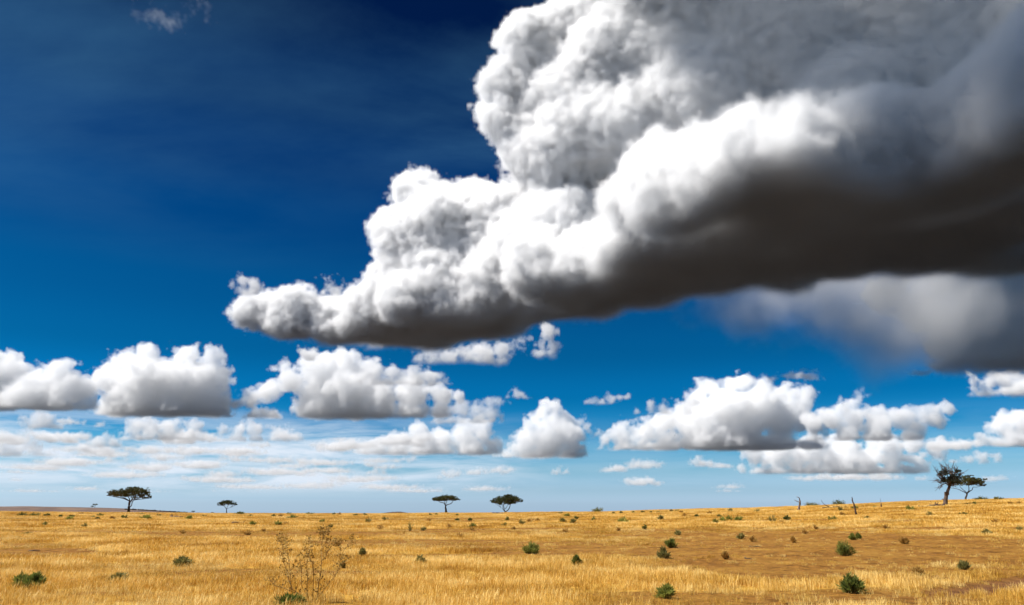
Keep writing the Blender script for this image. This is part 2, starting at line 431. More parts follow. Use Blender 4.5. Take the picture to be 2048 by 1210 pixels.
if LAND:
    tree('acacia_tree', 'tallest flat-topped acacia, standing before the far brown hill on the left', CROP4, (465, 447),
         [([(465, 447), (463, 400), (461, 345), (466, 305)], .42, .30), ([(463, 385), (488, 350), (486, 312), (500, 290)], .16, .12),
          ([(466, 305), (440, 290), (400, 272), (330, 255), (260, 240)], .22, .06), ([(466, 305), (485, 300), (520, 278), (600, 262), (700, 248)], .22, .05),
          ([(466, 305), (455, 275), (430, 250)], .18, .09), ([(480, 300), (500, 270), (530, 245)], .18, .09), ([(440, 290), (400, 262), (370, 240)], .14, .06)],
         [(225, 222, 48, 20), (265, 208, 55, 28), (330, 203, 70, 42), (385, 215, 70, 46), (440, 200, 75, 52), (500, 180, 80, 48), (560, 175, 70, 44), (620, 185, 60, 40), (665, 215, 45, 22), (705, 243, 32, 13), (600, 235, 50, 18), (480, 148, 50, 16), (640, 262, 45, 8), (300, 238, 60, 18)], seed=11, per=210, dist=256)
    tree('acacia_tree', 'smallest flat-topped acacia, pale forked stem, second from the left', CROP4, (1645, 468),
         [([(1645, 468), (1643, 440), (1641, 412)], .16, .11), ([(1641, 412), (1620, 390), (1600, 372), (1585, 362)], .09, .04), ([(1641, 412), (1660, 400), (1680, 393)], .06, .02), ([(1641, 412), (1648, 385), (1660, 365)], .08, .04)],
         [(1545, 343, 32, 12), (1575, 338, 42, 20), (1625, 332, 50, 24), (1680, 332, 48, 24), (1722, 345, 30, 16), (1740, 356, 18, 7), (1560, 362, 35, 10), (1650, 316, 35, 8)], seed=12, per=320, leaf=.22, trunk_r=.14, dist=257)
    tree('acacia_tree', 'flat-topped acacia with narrow crown on a straight trunk, third from the left', CROP5, (680, 347),
         [([(680, 347), (672, 300), (668, 262)], .36, .24), ([(668, 262), (650, 228), (605, 218), (590, 205)], .14, .07), ([(668, 262), (690, 245), (735, 232), (752, 215), (750, 200)], .14, .08), ([(668, 262), (672, 235), (682, 200)], .13, .07), ([(660, 240), (655, 215), (648, 200)], .10, .06)],
         [(520, 182, 34, 16), (560, 172, 46, 22), (615, 162, 52, 26), (670, 155, 60, 26), (735, 160, 55, 27), (785, 172, 42, 22), (815, 186, 22, 10), (650, 190, 90, 12), (560, 190, 50, 10)], seed=13, per=300, dist=258)
    tree('acacia_tree', 'rounded acacia on two spreading stems, fourth from the left', CROP5, (1395, 342),
         [([(1395, 342), (1390, 325)], .26, .22), ([(1390, 325), (1362, 295), (1360, 262), (1372, 235)], .15, .09), ([(1390, 325), (1425, 300), (1445, 262), (1452, 232)], .15, .09), ([(1380, 315), (1382, 290), (1372, 262), (1345, 240)], .10, .05), ([(1388, 290), (1412, 262), (1425, 240)], .09, .04), ([(1362, 285), (1335, 275)], .05, .02)],
         [(1240, 205, 34, 20), (1280, 190, 50, 34), (1340, 175, 65, 42), (1410, 165, 70, 42), (1480, 168, 70, 42), (1540, 180, 52, 34), (1585, 195, 26, 18), (1310, 222, 50, 18), (1400, 212, 70, 24), (1490, 215, 60, 22), (1440, 135, 55, 12)], seed=14, per=240, dist=258)
    tree('acacia_tree', 'umbrella acacia behind the leaning thorn tree on the right rise', CROP6, (1270, 687),
         [([(1270, 687), (1278, 635), (1308, 572)], .30, .22), ([(1308, 572), (1335, 540), (1338, 500), (1330, 470)], .15, .08), ([(1308, 572), (1340, 552), (1380, 530), (1400, 492), (1470, 488), (1545, 480)], .15, .04), ([(1300, 578), (1250, 545), (1190, 510), (1130, 485)], .13, .05), ([(1308, 572), (1270, 540), (1220, 510), (1170, 470)], .12, .05)],
         [(1240, 440, 55, 36), (1300, 400, 60, 44), (1360, 395, 60, 44), (1420, 405, 62, 40), (1480, 405, 55, 36), (1525, 435, 45, 26), (1545, 393, 36, 10), (1555, 462, 26, 10), (1330, 355, 50, 18), (1440, 445, 60, 26)], seed=15, per=230, dist=246)
    tree('thorn_tree', 'leaning thorn tree with bare spiky branches and a thick gnarled trunk', CROP6, (1010, 735),
         [([(1005, 735), (1012, 680), (1022, 640), (1035, 600), (1062, 545), (1092, 488)], .42, .24), ([(1030, 610), (1022, 585), (1014, 565)], .32, .20), ([(1045, 595), (1080, 592), (1105, 580), (1126, 568)], .17, .09), ([(1012, 700), (995, 665), (990, 655)], .2, .12),
          ([(1092, 488), (1050, 450), (1000, 470), (965, 515)], .12, .04), ([(1092, 488), (1140, 430), (1200, 380), (1250, 330)], .18, .06), ([(1092, 488), (1070, 400), (1020, 330)], .18, .06), ([(1092, 488), (1110, 400), (1130, 320)], .18, .06), ([(1070, 540), (1095, 545), (1115, 540)], .07, .03)],
         [(1030, 420, 50, 30), (1080, 400, 60, 45), (1140, 400, 70, 50), (1200, 400, 60, 45), (1240, 360, 50, 40), (1180, 440, 80, 25), (1010, 330, 30, 25), (1060, 300, 35, 25), (1220, 290, 40, 30)], seed=16, per=150, leaf=.26, mat=M_DARKLEAF, bark=M_DEAD,
         spikes=[(1040, 400, 888, 262, .08), (1050, 380, 992, 210, .08), (1080, 360, 1050, 232, .07), (1150, 340, 1140, 205, .08), (1200, 340, 1250, 240, .08), (1220, 360, 1312, 292, .07), (1030, 420, 930, 330, .07), (1030, 430, 945, 395, .06), (1020, 450, 940, 440, .05), (1000, 460, 955, 515, .04), (1120, 340, 1100, 255, .07), (1180, 320, 1190, 235, .07), (1100, 330, 1020, 235, .06), (1200, 420, 1290, 430, .06), (1150, 450, 1120, 500, .05)])
    # distant little acacias on and beside the far hill
    for i, (x, y, wd, lab) in enumerate([(189.7, 1014.2, 8, 'tiny far flat-topped tree high on the left hill'), (184, 1016.4, 6, 'tiny dark far tree low on the crest of the left hill'), (386, 1026.6, 6, 'tiny far tree at the foot of the left hill'),
                                         (374, 1026.2, 3, 'thin tiny far tree left of the one at the hill foot'), (424, 1028.5, 5, 'tiny far tree on the skyline left of the smallest acacia')]):
        d = 2500 if x < 300 else (2300 if x < 400 else 420)
        P = at_d(x, y, d); S = d/F
        rt = tag(empty('distant_tree', P), lab, 'tree', 'far tiny trees on the left skyline')
        mb = MB(); h = wd*.62*S
        mb.tube([(0, 0, -3.5*S if d > 1000 else -.6), (0, 0, h*.5), (.1*wd*S, 0, h)], [.07*wd*S, .05*wd*S, .03*wd*S], 6); mb.build('trunk', M_BARK, rt)
        lf = MB(); R = random.Random(i)
        for _ in range(160):
            v = rv(R); p = Vector((v.x*wd*.5*S, v.y*wd*.5*S, h+v.z*wd*.14*S)); dd_ = rv(R); lf.leaf(p, dd_, dd_.cross(rv(R)).normalized(), wd*.16*S, wd*.09*S)
        lf.build('crown', M_CROWN, rt, smooth_=False)
    # far dark thicket along the slope of the hill: reads as one mass
    R = random.Random(5); lf = MB()
    for k in range(150):
        px = 250+150*(k/150)+R.uniform(-3, 3); py = lerp_table([(250, 1018), (300, 1020.5), (350, 1023.4), (400, 1026.8)], px)+R.uniform(-.2, 1.6)
        c_ = at_d(px, py, 2380); s_ = R.uniform(.8, 2.2)*2380/F
        for _ in range(24):
            v = rv(R); p = c_+Vector((v.x*s_, v.y*s_, v.z*s_*.5)); dd_ = rv(R); lf.leaf(p, dd_, dd_.cross(rv(R)).normalized(), s_*.7, s_*.5)
    tag(lf.build('treeline', M_DARKLEAF, smooth_=False), 'thin dark treeline along the slope of the far left hill', 'treeline', kind='stuff')

    # dead wood
    stick_thing('dead_stump', 'twisted pale dead stump with one arm pointing left', CROP3, (728, 356), [([(728, 356), (734, 335), (741, 315), (743, 300)], .26, .17), ([(743, 300), (741, 286), (735, 279), (724, 276)], .13, .04), ([(740, 308), (728, 303), (709, 293)], .09, .03), ([(728, 303), (716, 298), (710, 299)], .05, .02)], M_PALEWOOD, 'stump', 21)
    stick_thing('dead_snag', 'thin dead tree stem forked at its tip, standing nearest in the right grass', CROP3, (1070, 381), [([(1070, 381), (1063, 350), (1058, 320), (1054, 295), (1053, 284)], .16, .08), ([(1053, 286), (1049, 279)], .05, .03), ([(1053, 286), (1058, 277)], .05, .03), ([(1060, 330), (1066, 322)], .05, .03), ([(1055, 300), (1060, 296)], .05, .03)], M_DEAD, 'dead tree', 22)
    stick_thing('dead_post', 'slim upright dead stake between the forked snag and the fallen trunk', CROP3, (1215, 337), [([(1215, 337), (1215, 318), (1214, 285)], .12, .03), ([(1215, 337), (1213, 322), (1215, 310)], .2, .05)], M_DEAD, 'dead tree', 23)
    stick_thing('dead_branch', 'fallen dead branch with one stick raised, right of the flat green bush', CROP3, (922, 341), [([(930, 341), (905, 332), (885, 322), (875, 310), (866, 294)], .09, .03), ([(868, 338), (895, 335), (935, 340)], .10, .06), ([(930, 333), (960, 330), (1012, 335)], .10, .05)], M_DEAD, 'dead branch', 24, part='branch')
    stick_thing('fallen_trunk', 'long fallen dead trunk lying left of the leaning thorn tree', CROP6, (880, 752), [([(985, 742), (930, 740), (880, 745), (820, 742), (770, 752), (700, 750), (645, 755), (600, 772)], .28, .09), ([(880, 742), (878, 715), (886, 695)], .13, .05), ([(885, 725), (905, 705), (920, 692)], .09, .03), ([(820, 745), (810, 720)], .10, .05), ([(650, 755), (645, 735)], .11, .07), ([(515, 775), (512, 745), (502, 730)], .10, .05)], M_DEAD, 'fallen tree', 25)
    stick_thing('dead_log', 'short dark log lying left of the twisted pale stump', CROP3, (690, 353), [([(722, 356), (700, 351), (680, 350), (660, 356)], .14, .07)], M_DEAD, 'log', 26)
    stick_thing('dead_log', 'low dead branch on the grass below the smallest acacia', CROP1, (1395, 428), [([(1355, 426), (1395, 424), (1435, 428)], .10, .05), ([(1420, 426), (1432, 414)], .05, .02)], M_DEAD, 'log', 27)
    stick_thing('dead_log', 'dark log beside a knotty stub, right of the tallest acacia', CROP1, (1035, 396), [([(1000, 396), (1030, 390), (1072, 393)], .30, .16), ([(1004, 396), (1002, 384), (1008, 378)], .12, .07)], M_DEAD, 'log', 28)
    stick_thing('dead_log', 'thin dark stick lying on the left foreground grass', CROP1, (205, 592), [([(170, 592), (205, 586), (232, 590)], .04, .02)], M_DEAD, 'log', 29)
    stick_thing('dead_log', 'small dark stick on the bare soil above the other one', CROP3, (470, 566), [([(440, 566), (470, 563), (512, 567)], .045, .02)], M_DEAD, 'log', 30)
    stick_thing('dead_log', 'larger dark stick on the bare soil at the right', CROP3, (440, 637), [([(412, 634), (440, 636), (462, 640)], .05, .025)], M_DEAD, 'log', 31)
    stick_thing('dead_log', 'low dark log at the foot of the rounded acacia', CROP2, (925, 374), [([(892, 374), (925, 371), (960, 374)], .28, .2)], M_DEAD, 'log', 32)

    # ================================================================= shrubs
    KIND = {'g': (M_GREEN, 'green'), 'D': (M_DEEP, 'dark green'), 'd': (M_DEEP, 'dull dark'), 'p': (M_PALE, 'pale olive'), 'b': (M_BROWN, 'withered brown'), 'G': (M_GREEN, 'fresh green'), 'o': (M_PALE, 'olive')}
    SH = [(CROP1, [(125, 387, 75, 20, 'D'), (208, 388, 70, 24, 'D'), (272, 388, 45, 16, 'D'), (350, 394, 32, 14, 'D'), (418, 393, 36, 15, 'D'), (405, 410, 40, 18, 'g'), (472, 379, 25, 10, 'b'), (540, 396, 30, 14, 'D'), (585, 385, 45, 15, 'D'), (568, 406, 25, 12, 'D'),
                   (725, 404, 52, 26, 'D'), (840, 404, 40, 18, 'g'), (870, 406, 46, 27, 'g'), (1098, 409, 44, 27, 'g'), (262, 444, 42, 25, 'D'), (495, 455, 36, 24, 'p'), (155, 499, 55, 28, 'D'), (1405, 377, 80, 16, 'd'), (1467, 391, 36, 12, 'D'), (1598, 391, 36, 14, 'D'), (1690, 377, 40, 10, 'd'),
                   (1708, 399, 70, 14, 'g'), (1808, 379, 58, 15, 'd'), (1955, 380, 30, 11, 'd'), (1640, 392, 30, 12, 'b'), (1985, 381, 36, 10, 'b'), (1480, 439, 38, 26, 'g'), (1625, 438, 50, 22, 'g'), (1675, 434, 40, 16, 'b'), (1885, 426, 40, 20, 'D'), (1935, 456, 30, 14, 'p'), (1068, 491, 26, 24, 'b'),
                   (205, 812, 130, 84, 'G'), (125, 805, 110, 70, 'G'), (1065, 682, 120, 50, 'p'), (690, 775, 110, 40, 'p'), (655, 406, 20, 9, 'b'), (830, 379, 30, 9, 'd'), (930, 387, 30, 11, 'D'), (1195, 390, 25, 9, 'D'), (1440, 496, 50, 14, 'b'), (1545, 478, 30, 12, 'b')]),
          (CROP2, [(95, 386, 30, 15, 'D'), (145, 384, 28, 12, 'D'), (530, 383, 20, 11, 'D'), (562, 383, 20, 11, 'D'), (685, 384, 24, 8, 'D'), (685, 416, 32, 15, 'D'), (762, 413, 30, 17, 'D'), (775, 454, 42, 28, 'g'), (768, 469, 45, 13, 'b'), (978, 412, 38, 21, 'D'), (962, 444, 42, 21, 'D'), (1018, 469, 20, 12, 'b'),
                   (1118, 608, 128, 70, 'G'), (1385, 680, 46, 60, 'g'), (470, 670, 50, 44, 'o'), (165, 427, 40, 32, 'o'), (235, 467, 50, 52, 'b'), (270, 414, 50, 20, 'o'), (405, 474, 55, 60, 'o'), (490, 472, 45, 16, 'o'), (635, 457, 30, 30, 'b'), (1065, 437, 40, 32, 'p'), (1155, 419, 14, 9, 'b'), (1302, 421, 30, 17, 'p'), (1365, 427, 24, 17, 'p'), (1382, 406, 32, 18, 'D'), (1482, 411, 26, 18, 'D'),
                   (1325, 482, 44, 24, 'b'), (1328, 391, 28, 14, 'g'), (1512, 364, 89, 35, 'd'), (1600, 373, 24, 12, 'D'), (1645, 373, 28, 12, 'D'), (1717, 369, 20, 9, 'D'), (1775, 367, 30, 8, 'D'), (1820, 368, 16, 9, 'D'), (1860, 369, 26, 9, 'D'), (1658, 425, 56, 30, 'g'), (1785, 464, 50, 35, 'D'), (1875, 406, 24, 15, 'p'), (1625, 474, 25, 22, 'b'), (1980, 497, 40, 20, 'o'),
                   (1938, 572, 76, 52, 'G'), (1895, 634, 80, 62, 'o'), (1910, 867, 80, 62, 'G'), (130, 620, 36, 38, 'p'), (15, 690, 34, 42, 'D'), (1290, 373, 40, 9, 'd'), (1940, 358, 20, 8, 'D'), (1975, 358, 22, 8, 'D'), (700, 512, 60, 26, 'b'), (520, 420, 26, 18, 'b'), (1110, 425, 26, 12, 'b')]),
          (CROP3, [(135, 393, 24, 17, 'D'), (265, 396, 28, 17, 'D'), (240, 429, 40, 21, 'g'), (290, 419, 40, 17, 'g'), (325, 413, 28, 20, 'g'), (378, 414, 50, 22, 'g'), (578, 422, 58, 44, 'p'), (661, 410, 40, 33, 'D'), (920, 410, 66, 24, 'g'), (630, 431, 26, 18, 'b'), (42, 369, 24, 8, 'b'), (62, 391, 24, 14, 'b'), (208, 374, 20, 8, 'b'), (485, 363, 40, 15, 'o'), (330, 359, 40, 13, 'o'),
                   (825, 461, 34, 16, 'b'), (770, 492, 38, 26, 'b'), (1243, 461, 36, 21, 'b'), (395, 523, 40, 34, 'p'), (462, 537, 46, 30, 'b'), (697, 543, 28, 36, 'b'), (1045, 526, 34, 40, 'g'), (1082, 524, 26, 36, 'g'), (1000, 620, 134, 88, 'G'), (1348, 549, 58, 36, 'b'), (25, 498, 40, 20, 'o'), (1495, 381, 34, 21, 'o'), (1697, 379, 50, 15, 'D'), (1760, 319, 32, 14, 'D'), (1880, 431, 36, 21, 'b'), (1830, 496, 60, 28, 'p'),
                   (1970, 319, 20, 12, 'b'), (2022, 319, 16, 12, 'b'), (1050, 838, 130, 112, 'G'), (1380, 349, 56, 14, 'g'), (1175, 337, 28, 9, 'D'), (1130, 406, 28, 15, 'p'), (970, 356, 34, 17, 'p'), (2030, 482, 40, 36, 'o'), (985, 384, 30, 12, 'b'), (805, 328, 134, 27, 'd'), (962, 319, 114, 33, 'd'), (1798, 294, 103, 22, 'd'), (1886, 293, 40, 28, 'd'), (1915, 292, 38, 15, 'd'), (1000, 343, 50, 8, 'b'), (1060, 348, 30, 18, 'g'),
                   (1430, 735, 60, 34, 'b'), (1700, 700, 60, 40, 'o'), (300, 640, 30, 40, 'b')])]
    items = []
    for cr, lst in SH:
        for (x, y, wd, h, k) in lst:
            px, py = unpix(cr, x, y); items.append([px, py, wd/cr[2], h/cr[2], k])
    items += [[578, 1213, 54, 18, 'g']]
    LM = [(-999, 'left edge'), (258, 'tall acacia'), (451, 'small acacia'), (890, 'straight acacia'), (1014, 'round acacia'), (1200, 'skyline bush'), (1597, 'pale stump'), (1710, 'forked snag'), (1892, 'thorn tree'), (9999, 'right edge')]
    groups = {}
    for it in items:
        px, py, wd, h, k = it
        cr_y = lerp_table(CREST, px)
        row = 'on skyline' if py < cr_y+2.5 else ('in far grass' if py < cr_y+22 else ('in mid distance' if py < 1105 else 'in foreground'))
        for (a_, an), (b_, bn_) in zip(LM, LM[1:]):
            if a_ <= px < b_: break
        rel = f'left of {bn_}' if a_ < 0 else (f'right of {an}' if b_ > 9000 else f'between {an} and {bn_}')
        size = 'low' if h < wd*.38 else ('upright' if h > wd*.85 else 'rounded')
        groups.setdefault((KIND[k][1], row, rel), []).append(it)
        it += [size]
    ORD = ['first', 'second', 'third', 'fourth', 'fifth', 'sixth', 'seventh', 'eighth', 'ninth', 'tenth', 'eleventh', 'twelfth']
    for (cn, row, rel), lst in groups.items():
        lst.sort(key=lambda q: q[0])
        for i, it in enumerate(lst):
            rel2 = rel.replace('between the ', 'between ').replace(' and the ', ' and ')
            if len(lst) == 1: lab = f'{it[5]} {cn} shrub {row} {rel}'
            else: lab = f'{cn} shrub {row} {rel2}, {ORD[i]} from left'
            it.append(lab)
    def shrub(it, seed):
        px, py, wd, h, k, size, lab = it
        R = random.Random(seed); P = locate(px, py); S = (P.y*math.cos(PITCH)+(P.z-CAMZ)*math.sin(PITCH))/F
        W_, H_ = wd*S/2*.92, h*S*.82
        cat = 'shrub'
        root = tag(empty('shrub', P), lab, cat, 'low shrubs scattered over the dry grass')
        st_ = MB(); lf = MB(); mat = KIND[k][0]
        near = wd > 26 or P.y < 70
        ns = 22 if near else 8
        ls = (.10 if near else .16)*(1 if P.y < 120 else 1.5); ls = max(ls, P.y/F*1.3)
        nl = (60 if near else 30)//(2 if k in 'bo' else 1)
        spiky = k in 'Gbopg'
        for i in range(ns):
            a_ = R.uniform(0, 2*PI); sp = R.random()**.6
            b0 = Vector((math.cos(a_)*W_*.25*sp, math.sin(a_)*W_*.25*sp, -.03))
            top = Vector((math.cos(a_)*W_*sp*R.uniform(.8, 1.0), math.sin(a_)*W_*sp*R.uniform(.8, 1.0), H_*math.sqrt(max(.08, 1-sp*sp*.85))*R.uniform(.45, 1.1)))
            mid = (b0+top)/2+Vector((0, 0, H_*.1))
            st_.tube([b0, mid, top], [.012+ls*.06, .01+ls*.04, .004], 4)
            for j in range(nl):
                f = R.uniform(.12 if near else .0, 1); p = (b0*(1-f)*(1-f)+mid*2*f*(1-f)+top*f*f)+rv(R)*W_*.16
                p.z = max(.02, p.z)
                d = ((top-b0).normalized()*1.0+rv(R)*(.75 if spiky else 1.3)).normalized(); u = d.cross(rv(R)).normalized()
                s_ = ls*R.uniform(.6, 1.4)
                lf.leaf(p, d, u, s_*(1.9 if spiky else 1), s_*(.32 if spiky else .6))
        st_.build('stems', M_STEM, root); lf.build('foliage', mat, root, smooth_=False)
        return root
    for i, it in enumerate(items): shrub(it, 100+i)

    # ================================================================= tall dry weed in the left-centre foreground
    C8 = (480, 1020, 6.37)
    R = random.Random(77)
    P = locate(625, 1206); S = (P.y*math.cos(PITCH)+(P.z-CAMZ)*math.sin(PITCH))/F/C8[2]; B0 = (915, 1190)
    root = tag(empty('tall_weed', P), 'tall dry branching weed with small seed heads, towering over the foreground grass', 'weed')
    stems = [([(915, 1190), (975, 1110), (965, 950), (985, 850), (975, 650), (965, 520), (965, 400), (970, 290)], 1), ([(975, 690), (1040, 620), (1050, 560), (1090, 510), (1180, 440)], .7), ([(900, 1190), (760, 1100), (640, 1030), (560, 880), (530, 780), (470, 680), (460, 560), (420, 440), (395, 400)], .9),
             ([(700, 1070), (560, 1010), (440, 980), (370, 910)], .6), ([(640, 1030), (625, 900), (610, 780), (590, 660), (565, 560), (560, 440)], .7), ([(905, 1190), (840, 1080), (840, 900), (820, 700), (860, 670), (840, 500)], .8), ([(930, 1150), (910, 860), (880, 700), (850, 640), (790, 560)], .6),
             ([(930, 1190), (1050, 1040), (1120, 950), (1260, 770), (1350, 665)], .7), ([(1150, 920), (1220, 790), (1240, 640), (1230, 480), (1160, 440)], .5), ([(1240, 640), (1260, 560), (1320, 480), (1390, 400)], .4), ([(965, 560), (1010, 470), (1020, 380)], .4), ([(840, 600), (800, 520), (780, 420)], .4), ([(470, 680), (500, 580), (520, 400)], .4),
             ([(850, 1180), (770, 980), (770, 800), (740, 640)], .5), ([(960, 480), (920, 400), (930, 310)], .4), ([(965, 420), (1000, 340), (1010, 290)], .3)]
    mb = MB(); pods = MB()
    for pts, sc_ in stems:
        dep = R.uniform(-.5, .5)
        Q = [Vector(((x-B0[0])*S, dep*(B0[1]-y)*S*.6, (B0[1]-y)*S)) for x, y in pts]
        if (Q[0]-Vector((0, 0, 0))).length < .15: Q[0] = Vector((0, 0, -.05))
        mb.tube(Q, [max(.006, .016*sc_*(1-.7*i/len(Q))) for i in range(len(Q))], 5)
        for a_, b_ in zip(Q[1:], Q[2:]):
            for _ in range(7):
                s0 = a_.lerp(b_, R.random()); s1 = s0+Vector((R.uniform(-1, 1)*.16, R.uniform(-1, 1)*.16, R.uniform(.0, .15)))
                mb.tube([s0, s1], [.006, .003], 3)
                for _ in range(3):
                    d = rv(R); u = d.cross(rv(R)).normalized(); s_ = R.uniform(.03, .075); pods.leaf(s1+rv(R)*.03, d, u, s_, s_*.8)
        for _ in range(26):
            d = rv(R); u = d.cross(rv(R)).normalized(); s_ = R.uniform(.04, .08); pods.leaf(Q[-1]+rv(R)*.12, d, u, s_, s_*.7)
    mb.build('stems', M_WSTEM, root); pods.build('foliage', M_WEED, root, smooth_=False)

    # ================================================================= dry grass
    SRC = bpy.data.collections.new('grass_tufts')        # not linked to the scene: only a source of shapes
    def grass_mat(name, c0, c1, c2):
        m, t, b = new_mat(name); n = t.nodes; l = t.links
        b.inputs['Roughness'].default_value = .55; b.inputs['Specular IOR Level'].default_value = .3
        oi = n.new('ShaderNodeObjectInfo'); g_ = n.new('ShaderNodeNewGeometry')
        ad = n.new('ShaderNodeMath'); ad.operation = 'MULTIPLY_ADD'; ad.inputs[1].default_value = .45; l.new(g_.outputs['Random Per Island'], ad.inputs[0])
        nz_ = n.new('ShaderNodeTexNoise'); nz_.inputs['Scale'].default_value = .16; nz_.inputs['Detail'].default_value = 5; nz_.inputs['Roughness'].default_value = .65; l.new(g_.outputs['Position'], nz_.inputs['Vector'])
        a2 = n.new('ShaderNodeMath'); a2.operation = 'MULTIPLY_ADD'; a2.inputs[1].default_value = 2.7; a2.inputs[2].default_value = -1.0; l.new(nz_.outputs[0], a2.inputs[0]); l.new(a2.outputs[0], ad.inputs[2])
        rp = n.new('ShaderNodeValToRGB'); e = rp.color_ramp.elements; e.new(.5)
        for q, (p_, c_) in zip(e, ((.1, c0), (.5, c1), (.95, c2))): q.position = p_; q.color = (*c_, 1)
        l.new(ad.outputs[0], rp.inputs[0]); l.new(rp.outputs[0], b.inputs['Base Color'])
        tr = n.new('ShaderNodeBsdfTranslucent'); l.new(rp.outputs[0], tr.inputs[0])
        mx = n.new('ShaderNodeMixShader'); mx.inputs[0].default_value = .3
        l.new(b.outputs[0], mx.inputs[1]); l.new(tr.outputs[0], mx.inputs[2]); l.new(mx.outputs[0], n['Material Output'].inputs['Surface'])
        return m
    M_GRASS = grass_mat('dry_grass_straw', (.36, .17, .02), (.68, .41, .065), (.95, .72, .27))
    def tuft(seed, nb, spread, hmin, hmax, wd, lean=.35):
        R = random.Random(seed); mb = MB()
        for _ in range(nb):
            a_ = R.uniform(0, 2*PI); rr = spread*math.sqrt(R.random()); p = Vector((math.cos(a_)*rr, math.sin(a_)*rr, -.02))
            h = R.uniform(hmin, hmax); le = R.uniform(0, lean)*h; b_ = R.uniform(0, 2*PI); ld = Vector((math.cos(b_), math.sin(b_), 0))
            u = Vector((math.cos(b_+1.3), math.sin(b_+1.3), 0))*wd*R.uniform(.6, 1.2)/2
            m1 = p+ld*le*.3+Vector((0, 0, h*.55)); top = p+ld*le+Vector((0, 0, h*R.uniform(.85, 1)))
            i = len(mb.v); mb.v += [p-u, p+u, m1+u*.8, m1-u*.8, top]; mb.f += [(i, i+1, i+2, i+3), (i+3, i+2, i+4)]
        me = bpy.data.meshes.new('tuft'); me.from_pydata([tuple(v) for v in mb.v], [], mb.f); me.materials.append(M_GRASS)
        o = bpy.data.objects.new('tuft_%02d' % seed, me); SRC.objects.link(o)
    for s_ in range(5): tuft(s_, 34, .26, .10, .42, .014, .75)          # near, fine
    for s_ in range(5, 9): tuft(s_, 46, .6, .12, .42, .026, .7)       # middle
    for s_ in range(9, 12): tuft(s_, 60, 1.3, .12, .38, .055, .7)       # far
    pts = []; idx = []; scl = []; rot = []
    R = random.Random(99)
    def scatter(r0, r1, dens, i0, i1, amax=.64):
        area = amax*(r1*r1-r0*r0); n_ = int(area*dens)
        for _ in range(n_):
            r = math.sqrt(R.uniform(r0*r0, r1*r1)); a_ = R.uniform(-amax, amax); x, y = r*math.sin(a_), r*math.cos(a_)
            b_ = bare(x, y)
            if R.random() < b_*.93-.02: continue
            g_ = noise.noise(Vector((x*.22, y*.22, 7.)))
            pts.append((x, y, height(x, y))); idx.append(R.randint(i0, i1)); scl.append(R.uniform(.65, 1.15)*(1+.3*g_)*(1-.62*b_)); rot.append(R.uniform(0, 2*PI))
    scatter(18, 46, 9.0, 0, 4)
    scatter(42, 100, 3.0, 5, 8)
    scatter(92, 268, .75, 9, 11)
    me = bpy.data.meshes.new('dry_grass'); me.from_pydata(pts, [], [])
    for nm, tp, data in (('pick', 'INT', idx), ('size', 'FLOAT', scl), ('turn', 'FLOAT', rot)):
        a_ = me.attributes.new(nm, tp, 'POINT'); a_.data.foreach_set('value', data)
    print('GRASS', len(pts))
    go = bpy.data.objects.new('dry_grass', me); sc.collection.objects.link(go)
    tag(go, 'tall golden dry grass covering the whole plain', 'grass', kind='stuff')
    ng = bpy.data.node_groups.new('grass_growth', 'GeometryNodeTree')
    ng.interface.new_socket('Geometry', in_out='INPUT', socket_type='NodeSocketGeometry'); ng.interface.new_socket('Geometry', in_out='OUTPUT', socket_type='NodeSocketGeometry')
    n = ng.nodes; l = ng.links
    gi = n.new('NodeGroupInput'); gout = n.new('NodeGroupOutput'); ci = n.new('GeometryNodeCollectionInfo'); ci.inputs['Collection'].default_value = SRC; ci.inputs['Separate Children'].default_value = True; ci.inputs['Reset Children'].default_value = True
    ip = n.new('GeometryNodeInstanceOnPoints'); ip.inputs['Pick Instance'].default_value = True
    def na_(nm, tp):
        q = n.new('GeometryNodeInputNamedAttribute'); q.data_type = tp; q.inputs[0].default_value = nm; return q.outputs[0]
    cx_ = n.new('ShaderNodeCombineXYZ')
    l.new(gi.outputs[0], ip.inputs['Points']); l.new(ci.outputs[0], ip.inputs['Instance']); l.new(na_('pick', 'INT'), ip.inputs['Instance Index'])
    l.new(na_('turn', 'FLOAT'), cx_.inputs[2]); l.new(cx_.outputs[0], ip.inputs['Rotation']); l.new(na_('size', 'FLOAT'), ip.inputs['Scale'])
    l.new(ip.outputs[0], gout.inputs[0]); md = go.modifiers.new('growth', 'NODES'); md.node_group = ng

